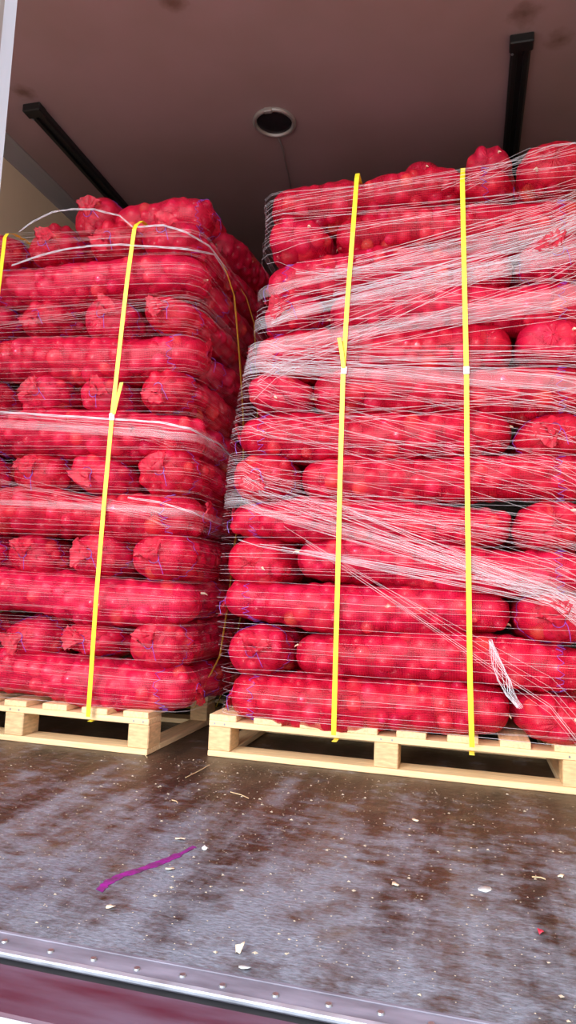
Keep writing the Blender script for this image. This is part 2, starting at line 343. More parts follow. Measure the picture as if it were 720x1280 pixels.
# ------------------------------------------------------------------ pallets
def pallet(x0, y0, wx, wy, label):
    p_ = empty('pallet', (x0 + wx / 2, y0 + wy / 2, 0)); tag(p_, label, 'pallet', 'wooden pallets under the loads')
    cx, cy = x0 + wx / 2, y0 + wy / 2
    rr = random.Random(int(x0 * 100))
    def b(name, a0, a1, b0, b1, z0, z1, m, bev=0.002):
        o = box(name, a0 - cx, a1 - cx, b0 - cy, b1 - cy, z0, z1, m, p_, bev); return o
    bw, bl = 0.076, 0.10
    xs = [x0, x0 + wx / 2 - bw / 2, x0 + wx - bw]; ys = [y0, y0 + wy / 2 - bl / 2, y0 + wy - bl]
    for yy in ys: b('bottom_board', x0, x0 + wx, yy, yy + bl, 0.0005, 0.020, M['wood'])
    for xx in (xs[0], xs[2]):
        for ya, yb in ((ys[0] + bl, ys[1]), (ys[1] + bl, ys[2])): b('bottom_board', xx, xx + bw, ya + .001, yb - .001, 0.0005, 0.020, M['woodY'])
    for xx in xs:
        for yy in ys: b('block', xx + rr.uniform(-.002, .002), xx + bw + rr.uniform(-.002, .002), yy + 0.001, yy + bl - 0.001, 0.020, 0.098, M['block'], 0.003)
    for yy in ys: b('stringer_board', x0, x0 + wx, yy, yy + bl, 0.098, 0.118, M['wood'])
    n_ = 7 if wx < 1.1 else 8; dw = 0.098; step = (wx - dw) / (n_ - 1)
    for i in range(n_):
        xx = x0 + i * step; j = rr.uniform(-.004, .004)
        b('deck_board', xx, xx + dw + rr.uniform(-.01, .0), y0 + 0.003 + j, y0 + wy - .003 + j, 0.118, 0.138, M['woodY'])
    nm = disc_me('nail', 0.004, 0.002, 8)
    for xx in xs:
        for dx in (0.02, 0.055):
            s = link('nail', nm, M['steel'], p_); s.location = (xx + dx - cx, y0 - cy - 0.0003, 0.108); s.rotation_euler = (PI / 2, 0, 0)
    return p_
pallet(-0.838, 2.29, 1.195, 1.0, 'pale wooden pallet under the right load of onion sacks')
pallet(-2.045, 2.208, 1.025, 1.2, 'pale wooden pallet under the left load of onion sacks')

# ------------------------------------------------------------------ onion sacks
SL, SW, SH = 0.93, 0.266, 0.176
def sphere_geo(nu=10, nv=7):
    V = [(0, 0, 1.0)]
    for j in range(1, nv):
        ph = PI * j / nv
        for i in range(nu): a = 2 * PI * i / nu; V.append((math.sin(ph) * math.cos(a), math.sin(ph) * math.sin(a), math.cos(ph)))
    V.append((0, 0, -1.0)); Fs = []
    for i in range(nu): Fs.append((0, 1 + i, 1 + (i + 1) % nu))
    for j in range(nv - 2):
        for i in range(nu):
            a = 1 + j * nu; Fs.append((a + i, a + nu + i, a + nu + (i + 1) % nu, a + (i + 1) % nu))
    e_ = len(V) - 1; a = 1 + (nv - 2) * nu
    for i in range(nu): Fs.append((e_, a + (i + 1) % nu, a + i))
    return np.array(V), Fs
SPH, SPF = sphere_geo()
def sack_meshes(seed, L=SL, Wd=SW, H=SH, pinch=(), hump=0.0):
    rg = np.random.default_rng(seed)
    ph = rg.uniform(0, 6.28, 8); am = rg.uniform(0.4, 1.0, 8)
    def prof(x):                      # width/height factors and centre line along the sack
        t = x / (L / 2)
        e = np.clip(1 - np.abs(t) ** 5, 0.02, 1) ** 0.32
        fw_ = e * (1 + 0.045 * am[0] * np.sin(5 * t + ph[0]) + 0.03 * np.sin(11 * t + ph[1]))
        fh_ = e * (1 + 0.11 * am[1] * np.sin(4 * t + ph[2]) + 0.05 * np.sin(9 * t + ph[3]))
        for px in pinch:
            g = np.exp(-((x - px) / 0.045) ** 2); fw_ = fw_ * (1 - 0.10 * g); fh_ = fh_ * (1 - 0.36 * g)
        cy_ = 0.006 * am[4] * np.sin(3.2 * t + ph[4]); cz_ = 0.013 * am[5] * np.sin(3.6 * t + ph[5]) + hump * (1 - t * t)
        return fw_, fh_, cy_, cz_
    def sec(th, k=2.6):               # superellipse direction scale
        return (np.abs(np.cos(th)) ** k + np.abs(np.sin(th)) ** k) ** (-1 / k)
    # onions just under the net
    cen = []; rad = []
    CA = np.zeros((0, 3)); RA = np.zeros(0)
    for trial in range(-160, 2600):
        if trial < 0:                                       # onions filling both ends
            rr = rg.uniform(0.024, 0.034); sg = 1 if trial % 2 else -1; ra = rg.uniform(0, 0.80) ** 0.5; th = rg.uniform(0, 2 * PI)
            x = sg * (L / 2 - rr - 0.004 - 0.035 * ra * ra - rg.uniform(0, .008)); f1, f2, c1, c2 = prof(np.array(x * 0.95))
            p_ = np.array([x, c1 + max(Wd / 2 * f1 - rr, .002) * ra * math.cos(th), c2 + max(H / 2 * f2 - rr, .002) * ra * math.sin(th)])
            if len(RA) and np.any(np.linalg.norm(CA - p_, axis=1) < 0.84 * (RA + rr)): continue
            CA = np.vstack([CA, p_]); RA = np.append(RA, rr); continue
        x = rg.uniform(-L / 2 + 0.030, L / 2 - 0.030); rr = rg.uniform(0.025, 0.037) if trial < 1500 else rg.uniform(0.020, 0.029)
        f1, f2, c1, c2 = prof(np.array(x * 0.985)); th = rg.uniform(0, 2 * PI)
        a = max(Wd / 2 * f1 - rr, 0.002); b = max(H / 2 * f2 - rr, 0.002)
        # uniform along the outline of the section
        dx, dz = a * math.cos(th), b * math.sin(th)
        if rg.uniform(0, a) > math.hypot(a * math.sin(th), b * math.cos(th)) : continue
        s_ = (abs(math.cos(th)) ** 2.2 + abs(math.sin(th)) ** 2.2) ** (-1 / 2.2)
        p_ = np.array([x, c1 + dx * s_, c2 + dz * s_]) 
        if len(RA) and np.any(np.linalg.norm(CA - p_, axis=1) < 0.86 * (RA + rr)): continue
        CA = np.vstack([CA, p_]); RA = np.append(RA, rr)
    cen, rad = CA, RA
    # net: rays from the axis, pushed out by the onions, then pulled taut
    nx, nth = 168, 64
    tt = np.linspace(-1, 1, nx); cap = 0.10
    ox = np.clip(tt * (L / 2 + 0.0), -(L / 2 - cap), L / 2 - cap)
    # polar angle on the caps
    s_arc = tt * (L / 2 - cap + cap * PI / 2)
    ox = np.clip(s_arc, -(L / 2 - cap), L / 2 - cap); phi = (s_arc - ox) / cap            # -pi/2..pi/2
    th = np.arange(nth) / nth * 2 * PI
    OX, TH = np.meshgrid(ox, th, indexing='ij'); PHI = np.meshgrid(phi, th, indexing='ij')[0]
    fw_, fh_, cy_, cz_ = prof(OX)
    O = np.stack([OX, cy_, cz_], -1)
    Dr = np.stack([np.sin(PHI), np.cos(PHI) * np.cos(TH), np.cos(PHI) * np.sin(TH)], -1)
    # base envelope distance along the ray
    q = (np.abs(Dr[..., 0] / cap) ** 2.4 + np.abs(Dr[..., 1] / (Wd / 2 * fw_)) ** 2.4 + np.abs(Dr[..., 2] / (H / 2 * fh_)) ** 2.4) ** (-1 / 2.4)
    base = q * 0.925
    best = base.copy()
    Of = O.reshape(-1, 3); Df = Dr.reshape(-1, 3); bf = best.reshape(-1)
    for c_, r_ in zip(cen, rad + 0.0015):
        sel = np.abs(Of[:, 0] - c_[0]) < 0.16
        oc = c_ - Of[sel]; tb = (oc * Df[sel]).sum(1); d2 = (oc * oc).sum(1) - tb * tb
        hit = (d2 < r_ * r_) & (tb > 0); tv = np.where(hit, tb + np.sqrt(np.clip(r_ * r_ - d2, 0, None)), 0)
        bf[sel] = np.maximum(bf[sel], np.minimum(tv, q.reshape(-1)[sel] * 1.12))
    best = bf.reshape(nx, nth)
    for it in range(2):
        s1 = (np.roll(best, 1, 1) + np.roll(best, -1, 1)) / 2
        s2 = best.copy(); s2[1:-1] = (best[2:] + best[:-2]) / 2
        sm_ = 0.4 * best + 0.3 * s1 + 0.3 * s2
        best = np.maximum(sm_, best - 0.0028)
    # small pulled creases near both ends
    cre = np.clip(np.abs(PHI) / (PI / 2), 0, 1) ** 2 * 0.0018 * np.sin(TH * 17 + ph[6]) + 0.0012 * np.sin(TH * 9 + OX * 35 + ph[7]) * np.sin(OX * 23)
    best = best + cre
    P = O + Dr * best[..., None]
    P[..., 1] = np.clip(P[..., 1], cy_ - Wd / 2 * 1.03, cy_ + Wd / 2 * 1.03); P[..., 2] = np.clip(P[..., 2], cz_ - H / 2 * fh_ * 1.06, cz_ + H / 2 * fh_ * 1.06)
    V = P.reshape(-1, 3); i0 = np.arange(nx - 1)[:, None] * nth; j = np.arange(nth)[None]; jn = (j + 1) % nth
    Q = np.stack([i0 + j, i0 + nth + j, i0 + nth + jn, i0 + jn], -1).reshape(-1, 4)
    me = bpy.data.meshes.new('net'); me.vertices.add(len(V)); me.vertices.foreach_set('co', V.astype(np.float32).ravel())
    me.loops.add(Q.size); me.loops.foreach_set('vertex_index', Q.ravel().astype(np.int32)); me.polygons.add(len(Q))
    me.polygons.foreach_set('loop_start', np.arange(0, Q.size, 4, dtype=np.int32)); me.update(calc_edges=True)
    me.polygons.foreach_set('use_smooth', np.ones(len(Q), bool))
    uvl = me.uv_layers.new(name='UVMap')
    U = s_arc[:, None] + np.zeros((nx, nth)); Vv = th[None] / (2 * PI) * 0.68 + np.zeros((nx, nth))
    uvU = np.stack([np.broadcast_to(U[:-1], (nx - 1, nth)), U[1:], U[1:], U[:-1]], -1).reshape(-1)
    v0 = Vv[:-1]; v1 = v0 + 0.68 / nth
    uvV = np.stack([v0, v0, v1, v1], -1).reshape(-1)
    uvl.data.foreach_set('uv', np.stack([uvU, uvV], -1).astype(np.float32).ravel())
    me.materials.append(M['net'])
    # onions
    OV = []; OF = []
    for c_, r_ in zip(cen, rad):
        k = len(OV) * 0 + len(OF); A = rg.normal(size=(3, 3)); Qm, _ = np.linalg.qr(A)
        pts = (SPH * [1, 1, 0.9]) @ Qm.T * (r_ * 0.965) + c_
        bnum = sum(len(z) for z in OV); OV.append(pts); OF += [tuple(bnum + w for w in f) for f in SPF]
    om = mesh('onions', np.concatenate(OV), OF); om.polygons.foreach_set('use_smooth', [True] * len(om.polygons)); om.materials.append(M['onion'])
    # tied mouth: gathered neck and ruffled tuft at the +x end
    nr = 30; rings = []
    xs_ = [L / 2 - 0.022, L / 2 - 0.006, L / 2 - 0.001, L / 2 + 0.006, L / 2 + 0.011, L / 2 + 0.013]
    rs_ = [0.050, 0.028, 0.016, 0.022, 0.036, 0.047]
    dphi = rg.uniform(0, 2 * PI); cd, sd_ = math.cos(dphi), math.sin(dphi); TV = []; TF = []
    for k, (xx, r_) in enumerate(zip(xs_, rs_)):
        g = max(0, k - 2) / 3
        for i in range(nr):
            a = 2 * PI * i / nr; w_ = 1 + 0.10 * math.sin(a * 9 + ph[0] + k * .2) + 0.07 * rg.normal() * g
            al = r_ * w_ * math.cos(a) * (1 - .55 * g) + 0.042 * g; pe = r_ * w_ * math.sin(a) * (1 + .1 * g)
            TV.append((xx + g * 0.004 * rg.normal(), al * cd - pe * sd_, (al * sd_ + pe * cd) * .85))
    for k in range(len(xs_) - 1):
        for i in range(nr): TF.append((k * nr + i, k * nr + (i + 1) % nr, (k + 1) * nr + (i + 1) % nr, (k + 1) * nr + i))
    tm = mesh('tied_mouth', TV, TF); tm.polygons.foreach_set('use_smooth', [True] * len(tm.polygons)); tm.materials.append(M['tuft'])
    # drawstring: zigzag of blue yarn lying on the net a hand's width from the mouth
    pth = []; nz_ = 70; xi0 = int(nx * 0.845)
    for i in range(nz_ + 1):
        f = i / nz_ * nth * 0.98; a0 = int(f) % nth; wob = int(round(2.2 * math.sin(i * 1.9 + ph[1]) + 1.0 * math.sin(i * .31)))
        q_ = P[xi0 + wob, a0]; cxx = np.array([q_[0], 0, 0]); pth.append(q_ + (q_ - cxx) / np.linalg.norm(q_ - cxx) * 0.002)
    neck = [(L / 2 - 0.001, 0.019 * math.cos(a), 0.017 * math.sin(a)) for a in np.linspace(0, 4 * PI, 24)]
    tail = [(L / 2 - 0.001, 0.018, 0.0), (L / 2 + 0.014, 0.024, -0.01), (L / 2 + 0.012, 0.03, -0.03), (L / 2 + 0.004, 0.034, -0.052)]
    dm = mesh('drawstring', *tube_geo([pth], 0.0009, 4)); dm.materials.append(M['blue'])
    km = mesh('tie', *tube_geo([neck + tail], 0.0010, 4)); km.materials.append(M['blue'])
    # pale dry tip poking through at the closed end
    k0 = -L / 2 - 0.004
    ty, tz = rg.uniform(-.06, .06), rg.uniform(-.035, .035); sg_ = 1 if ty > 0 else -1; k0 += 0.012
    tip = mesh('onion_tip', *tube_geo([[(k0 + 0.014, ty, tz), (k0, ty + .003 * sg_, tz), (k0 - 0.005, ty + .008 * sg_, tz - .003), (k0 - 0.007, ty + .014 * sg_, tz - .007)]], [np.array([.005, .0036, .0022, .0008])], 6))
    tip.materials.append(M['tip'])
    return dict(net=me, onions=om, tied_mouth=tm, drawstring=dm, tie=km, onion_tip=tip)
NV = 10
VAR = [sack_meshes(11 + 7 * i) for i in range(NV)]
PIN = sack_meshes(501, pinch=(-0.085, 0.275), H=0.175)          # pinched by the two straps
SHORT = [sack_meshes(301, L=0.60, Wd=0.26, H=0.17), sack_meshes(307, L=0.46, Wd=0.24, H=0.18)]
protos = {}
rs_rand = random.Random(77)
def sack(loc, rot, label, group, key=0, scale=(1, 1, 1), near=True):
    q = rs_rand; scale = (scale[0], scale[1] * q.uniform(.97, 1.03), scale[2] * q.uniform(.96, 1.06))
    rot = (rot[0] + q.uniform(-.12, .12), rot[1] + q.uniform(-.016, .016), rot[2] + q.uniform(-.012, .012))
    """key: int variant, 'pin', 'short0', 'short1'. The first of a kind is built; later ones are copies."""
    if key not in protos:
        ms = PIN if key == 'pin' else SHORT[int(key[-1])] if isinstance(key, str) else VAR[key]
        r = empty('onion_sack')
        for nm in ('net', 'onions', 'tied_mouth', 'drawstring', 'tie', 'onion_tip'):
            o = bpy.data.objects.new(nm, ms[nm]); C.objects.link(o); o.parent = r
            if nm == 'onions': o['kind'] = 'stuff'
            if nm in ('drawstring', 'tie'): o['label'] = 'thin blue-violet drawstring'
        protos[key] = r
    else:
        s = protos[key]; r = s.copy(); C.objects.link(r)
        for ch in s.children:
            c = ch.copy(); C.objects.link(c); c.parent = r
    r.location = loc; r.rotation_euler = rot; r.scale = scale
    tag(r, label, 'onion sack', group)
    return r
ORD = ['bottom', 'second', 'third', 'fourth', 'fifth', 'sixth', 'seventh', 'eighth', 'ninth', 'tenth', 'eleventh', 'twelfth', 'top']
PITCH = 0.147; Z0 = 0.14
rg_ = random.Random(21)
GR = 'red onion sacks stacked on the right pallet'; GL = 'red onion sacks stacked on the left pallet'
def xl_right(z):
    return float(np.interp(z, [0.2, 0.5, 1.05, 1.25, 1.5, 1.9, 2.1], [-0.790, -0.830, -0.815, -0.790, -0.745, -0.730, -0.755]))
def yf_right(z): return float(np.interp(z, [0.15, 0.5, 1.2, 1.8, 2.1], [2.252, 2.246, 2.255, 2.275, 2.30]))
vi = 0
def nextv():
    global vi; vi += 1; return (vi * 7) % NV
for k in range(13):
    zc = Z0 + PITCH * k + 0.077; xl = xl_right(zc); xr = 0.385; yf = yf_right(zc)
    tot = xr - xl; gap = 0.0; sc = (tot - 0.245) / SL * 1.0
    lay = ORD[k]; nm = 'right load' 
    A = (k % 2 == 0)
    for row in range(4):
        if row > 0 and not A and k < 11: continue           # wholly hidden inside the load
        if row > 1 and k < 9 and not A: continue
        y = yf + SW / 2 + row * 0.248
        cx = xl + SL * sc / 2 if A else xr - SL * sc / 2
        if k == 0 and row == 0: y -= 0.004; zc -= 0.012
        if k == 0 and row == 1: zc += 0.012
        key = nextv(); rz = (PI if A else 0.0) + rg_.uniform(-.012, .012)
        dz = rg_.uniform(-.003, .003)
        if row == 0:
            lab = 'long red onion sack across the front of the right load, %s layer' % lay
            if k == 12:
                key = 'pin'; rz = 0.0; lab = 'long red onion sack topping the front of the right load, pinched by both straps'
        else:
            lab = 'red onion sack in row %s behind the front, right load, %s layer' % (['two', 'three', 'four'][row - 1], lay)
        sack((cx, y + rg_.uniform(0, .012), zc + dz), (rg_.uniform(-.12, .12), 0, rz), lab, GR, key, (sc, 1, 1.12 if (k == 0 and row == 0) else 1))
    xe = (xr - 0.122) if A else (xl + 0.122)
    lab = 'red onion sack seen end-on at %s front corner of right load, %s layer' % ('right' if A else 'left', lay)
    mouth = -PI / 2 if (k % 4 in (1, 2)) else PI / 2
    raise_ = 0.035 if k == 12 else 0.0
    sack((xe + rg_.uniform(-.006, .006), yf + SL / 2 + 0.0, zc + rg_.uniform(-.003, .003) + raise_), (rg_.uniform(-.1, .1), 0, mouth + rg_.uniform(-.02, .02)), lab, GR, nextv(), (1, 0.98, 1.04 if k < 12 else 1.2))
# loose sacks lying on top of the right load
sack((-0.205, 2.86, 2.125), (0.05, 0, PI / 2 + .05), 'red onion sack lying loose on top of the right load between the two straps', GR, 2, (.86, .72, 1.0))
sack((0.065, 2.84, 2.13), (-0.08, 0, PI / 2 - .05), 'red onion sack lying loose on top of the right load, right of the straps', GR, 5, (.86, .72, 1.08))

def xr_left(z): return float(np.interp(z, [0.2, 0.7, 1.1, 1.5, 1.9], [-0.895, -0.900, -0.905, -0.925, -0.935]))
def yf_left(z): return float(np.interp(z, [0.15, 0.5, 1.2, 1.8, 2.1], [2.20, 2.175, 2.17, 2.185, 2.22]))
for k in range(12):
    zc = Z0 + PITCH * k + 0.077; xr = xr_left(zc); yf = yf_left(zc); lay = ORD[k] if k < 12 else 'top'
    A = (k % 2 == 0)
    up_ = '' if k == 0 else ' from the pallet up'
    if A:
        sack((xr - SL / 2, yf + SW / 2, zc), (rg_.uniform(-.1, .1), 0, rg_.uniform(-.012, .012) + (0 if k % 4 == 0 else PI)), 'long red onion sack across the front of the left load, %s layer' % lay, GL, nextv())
        sack((xr - SL - 0.075, yf + 0.50, zc), (0, 0, -PI / 2), 'end-on red onion sack at the left front corner of left load, %s layer' % lay, GL, nextv(), (1, .80, 1))
        sack((xr - SW / 2, yf + SW + SL / 2 - 0.01, zc), (rg_.uniform(-.1, .1), 0, -PI / 2 + rg_.uniform(-.015, .015)), 'red onion sack behind the front one on left load, right side, %s layer' % lay, GL, nextv())
        if k >= 10:
            for c in range(1, 4):
                sack((xr - SW / 2 - c * .25, yf + SW + SL / 2 - 0.01, zc), (0, 0, -PI / 2), 'red onion sack inside left load, %s layer, %s from the right' % (lay, ['', 'second', 'third', 'fourth'][c]), GL, nextv())
    else:
        for c in range(4):
            x_ = xr - SW / 2 - c * 0.253
            key = nextv(); yo = rg_.uniform(-.004, .03) if c else 0
            rx = rg_.uniform(-.35, .35); s_ = (1, rg_.uniform(.9, 1.03), rg_.uniform(.9, 1.12))
            if k == 11 and c == 0: s_ = (1, 1.0, .98)
            sack((x_, yf + SL / 2 + yo, zc + rg_.uniform(-.004, .004)), (rx, 0, -PI / 2 + rg_.uniform(-.03, .03)),
                 'end-on red onion sack, %s from right, front of left load, %s layer' % (['first', 'second', 'third', 'fourth'][c], lay), GL, key, s_)
        sack((xr - SL / 2, yf + SL + SW / 2 - 0.01, zc), (0, 0, 0), 'red onion sack across the back of the left load, %s layer' % lay, GL, nextv())
# loose top of the left load
zt = Z0 + PITCH * 12 + SH / 2 - 0.006
sack((-1.42, 2.29 + .43, zt + 0.0), (0.5, -0.03, -PI / 2 - .08), 'red onion sack seen end-on at the left of the heap topping the left load', GL, 3, (.9, .92, 1.12))
sack((-1.165, 2.40, zt - 0.012), (0.2, 0.05, -0.12), 'short red onion sack across the front of the heap topping the left load', GL, 'short1', (.92, .95, .92))
sack((-1.19, 2.78, zt + 0.03), (0.3, -0.06, -1.2), 'red onion sack heaped highest on top of the left load', GL, 'short0', (1, .95, 1.05))
sack((-1.72, 2.80, zt - 0.015), (-0.1, -0.04, -1.5), 'red onion sack at the far left of the heap topping the left load', GL, 6, (.8, 1, .95))
sack((-1.03, 2.98, zt - 0.0), (0.1, 0, 1.5), 'red onion sack on top of the left load towards the back right', GL, 8, (.85, .9, .95))

# ------------------------------------------------------------------ yellow straps
def ribbon(name, pts, wdir, width, thick, mat, parent=None):
    """flat band through pts, wdir = direction of its width"""
    P = np.array(pts, float); w = np.array(wdir, float); w /= np.linalg.norm(w)
    T = np.gradient(P, axis=0); T /= np.linalg.norm(T, axis=1)[:, None]; Nn = np.cross(T, w); Nn /= np.linalg.norm(Nn, axis=1)[:, None]
    V = []; Fs = []
    for i in range(len(P)):
        for a, b in ((-1, -1), (1, -1), (1, 1), (-1, 1)): V.append(P[i] + w * a * width / 2 + Nn[i] * b * thick / 2)
    for i in range(len(P) - 1):
        for q in range(4): Fs.append((i * 4 + q, i * 4 + (q + 1) % 4, i * 4 + 4 + (q + 1) % 4, i * 4 + 4 + q))
    Fs += [(3, 2, 1, 0), tuple(len(V) - 4 + q for q in range(4))]
    return link(name, mesh(name, V, Fs), mat, parent)
def dense(pts, n_=6):
    out = []
    for a, b in zip(pts[:-1], pts[1:]):
        for i in range(n_): out.append(tuple(np.array(a) + (np.array(b) - np.array(a)) * i / n_))
    out.append(pts[-1]); return out
def seal_on(parent, p, ax, marks=True):
    """crimped seal around the band at p; ax 0: band faces -y"""
    b = box('seal', p[0] - 0.0098, p[0] + 0.0098, p[1] - 0.0035, p[1] + 0.002, p[2] - 0.013, p[2] + 0.013, M['seal'], parent, 0.0015)
    mk_ = [(0.005 * math.cos(a) + p[0], p[1] - 0.0038, p[2] + 0.0032 * math.sin(2 * a) + 0.0) for a in np.linspace(0.6, 4.6, 14)]
    link('printed_mark', mesh('printed_mark', *tube_geo([mk_], 0.0009, 4)), M['print_'], b)
    for dz in (-0.008, 0.008):
        box('crimp', p[0] - 0.0101, p[0] + 0.0101, p[1] - 0.0042, p[1] - 0.003, p[2] + dz - 0.0008, p[2] + dz + 0.0008, M['steel'], b)
def front_strap(pix, yff, top_z, y_back, label, group, seal_px=None, tail=None, width=0.0155):
    st = empty('strap'); tag(st, label, 'strap', group)
    fr = []
    for px, py in pix:
        q = on_y(px, py, 2.26)
        for _ in range(3): q = on_y(px, py, yff(q[2]) - 0.017)
        fr.append(q)
    fr = dense(fr, 5)
    x0, _, z0 = fr[0]; xb = fr[-1][0]; yb = fr[-1][1]
    top = [(x0, fr[0][1] + 0.012, z0 + 0.022), (x0, fr[0][1] + 0.05, top_z - .01), (x0, fr[0][1] + 0.12, top_z)] + [(x0, y, top_z + 0.004 * math.sin(y * 9)) for y in np.linspace(fr[0][1] + 0.25, y_back - 0.1, 6)] + [(x0, y_back - 0.02, top_z - 0.02), (x0, y_back + 0.01, top_z - 0.06)]
    back = [(x0 + (xb - x0) * t, y_back + 0.012, top_z - 0.06 + (0.0955 - top_z + 0.06) * t) for t in np.linspace(0.1, 1, 8)]
    under = [(xb, y, 0.0955) for y in np.linspace(y_back - 0.02, yb + 0.012, 5)]
    loop = fr[::-1] + top + back + under
    ribbon('band', loop, (1, 0, 0), width, 0.0012, M['strap'], st)
    if seal_px:
        q = on_y(*seal_px, 2.26)
        for _ in range(3): q = on_y(*seal_px, yff(q[2]) - 0.018)
        seal_on(st, q, 0)
    if tail:
        tp = []
        for i, (px, py) in enumerate(tail):
            q = on_y(px, py, yff(1.3) - 0.020 - 0.004 * (len(tail) - i)); tp.append(q)
        ribbon('band_tail', dense(tp, 3), (1, 0, 0.1), width * 0.85, 0.0012, M['strap'], st)
    return st
GS = 'yellow straps around the loads'
front_strap([(446, 222), (441, 290), (434, 380), (429, 462), (425, 600), (422, 730), (419, 840), (417, 919)], yf_right, 2.035, 3.30, 'yellow plastic strap around the right load, nearer its left end', GS, (430, 463), [(424, 422), (427, 440), (429.5, 460)])
front_strap([(578, 228), (580, 330), (583, 463), (584, 600), (586, 740), (587.5, 850), (590, 934)], yf_right, 2.035, 3.30, 'yellow plastic strap around the right load, nearer its right end', GS, (583, 463))
front_strap([(168, 286), (159, 350), (150, 430), (140, 520), (130, 630), (120, 750), (114, 840), (110, 896)], yf_left, 1.90, 3.42, 'yellow plastic strap down the front of the left load, right of its middle', GS, (140, 521), [(152, 478), (147, 497), (142, 518)])
front_strap([(6, 297), (1, 340), (-10, 430), (-22, 520), (-34, 640), (-46, 750), (-54, 840), (-58, 886)], yf_left, 1.90, 3.42, 'yellow plastic strap at the left edge of the picture on the left load', GS)
def side_strap(pix, yfix, label):
    st = empty('strap'); tag(st, label, 'strap', GS)
    sd = []
    for px, py, X in pix: sd.append(on_x(px, py, X))
    sd = dense(sd, 4)
    ys = sd[0][1]; yb = sd[-1][1]
    top = [(sd[0][0] - 0.05, ys, 1.86), (sd[0][0] - 0.12, ys, 1.86)] + [(x_, ys, 1.86) for x_ in (-1.3, -1.6, -1.85)] + [(-1.96, ys, 1.84), (-2.0, ys, 1.8)]
    rest = [(-2.06, ys + (yb - ys) * t, 1.8 - 1.70 * t) for t in (0.2, .4, .6, .8, 1)] + [(x_, yb, 0.0955) for x_ in (-2.0, -1.6, -1.3, -1.03)]
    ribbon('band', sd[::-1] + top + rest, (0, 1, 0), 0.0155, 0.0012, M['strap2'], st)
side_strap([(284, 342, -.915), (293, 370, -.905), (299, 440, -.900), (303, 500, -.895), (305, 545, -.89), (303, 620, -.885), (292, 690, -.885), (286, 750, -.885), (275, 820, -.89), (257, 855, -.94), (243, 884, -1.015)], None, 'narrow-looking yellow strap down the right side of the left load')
side_strap([(308, 372, -.92), (318, 405, -.905), (322, 500, -.90), (320, 620, -.89), (305, 750, -.89), (285, 850, -.94), (270, 884, -1.015)], None, 'yellow strap at the back of the left load, mostly hidden')

# ------------------------------------------------------------------ stretch wrap
def wrap_path(xl, xr, yf, yb, zf, off=0.006, back=1.0, n_front=14):
    """contour of a load at height zf(X) on the front, carried round both corners. xl,xr,yf are functions of z"""
    P = []
    
    a_, b_ = xl(zf(-.8)), xr(zf(.4)); r_ = 0.075
    a_ = xl(zf(a_)); b_ = xr(zf(b_))
    z_a, z_b = zf(a_), zf(b_); sl = (zf(b_) - zf(a_)) / (b_ - a_)
    y0 = yf(z_a)
    for t in (1, .8, .6, .4, .2, 0.08): P.append((a_ - off, y0 + r_ + back * t, z_a - sl * 0.5 * back * t))
    for k in range(4): g = PI / 2 * k / 3; P.append((a_ + r_ - (r_ + off) * math.cos(g), y0 + r_ - (r_ + off) * math.sin(g), z_a))
    for k in range(1, n_front): 
        X = a_ + r_ + (b_ - a_ - 2 * r_) * k / n_front; z_ = zf(X); P.append((X, yf(z_) - off, z_))
    y1 = yf(z_b)
    for k in range(4): g = PI / 2 * k / 3; P.append((b_ - r_ + (r_ + off) * math.sin(g), y1 + r_ - (r_ + off) * math.cos(g), z_b))
    for t in (0.08, .2, .4, .6, .8, 1): P.append((b_ + off, y1 + r_ + back * t, z_b + sl * 0.35 * back * t))
    return P
rw = random.Random(5)
def line_fn(p0, p1, yff, zmin=0.15, zmax=2.05):
    q0 = on_y(p0[0], p0[1], yff(1.0)); q1 = on_y(p1[0], p1[1], yff(1.0))
    for _ in range(3): q0 = on_y(p0[0], p0[1], yff(q0[2])); q1 = on_y(p1[0], p1[1], yff(q1[2]))
    sl = (q1[2] - q0[2]) / (q1[0] - q0[0])
    def f(X):
        X = min(max(X, -2.2), 0.6)
        return min(max(q0[2] + sl * (X - q0[0]), zmin), zmax)
    return f
threads = {'r': [], 'rt': [], 'l': []}; 
def bundle(n_, p0, s0, p1, s1, side='r', rad=(0.0005, 0.0009), off=(0.007, 0.014)):
    for i in range(n_):
        a = (p0[0], p0[1] + rw.uniform(-s0, s0)); b = (p1[0], p1[1] + rw.uniform(-s1, s1))
        if side == 'r': f = line_fn(a, b, yf_right); P = wrap_path(xl_right, lambda z: 0.392, yf_right, 3.3, f, rw.uniform(*off))
        else: f = line_fn(a, b, yf_left, zmax=1.93); P = wrap_path(lambda z: -2.02, xr_left, yf_left, 3.4, f, rw.uniform(*off), back=1.15)
        # threads hang a hair between the sacks they touch
        if p0[0] > 340:                                     # these start where they slip under other turns
            X0 = on_y(p0[0] + rw.uniform(-70, 40), p0[1], yf_right(1.2))[0]; P = [q for q in P if q[0] >= X0]
        ph_ = rw.uniform(0, 6); P = [(x_, y_, z_ + 0.0015 * math.sin(x_ * 11 + ph_)) for x_, y_, z_ in P]
        threads[side].append((P, rw.uniform(*rad)))
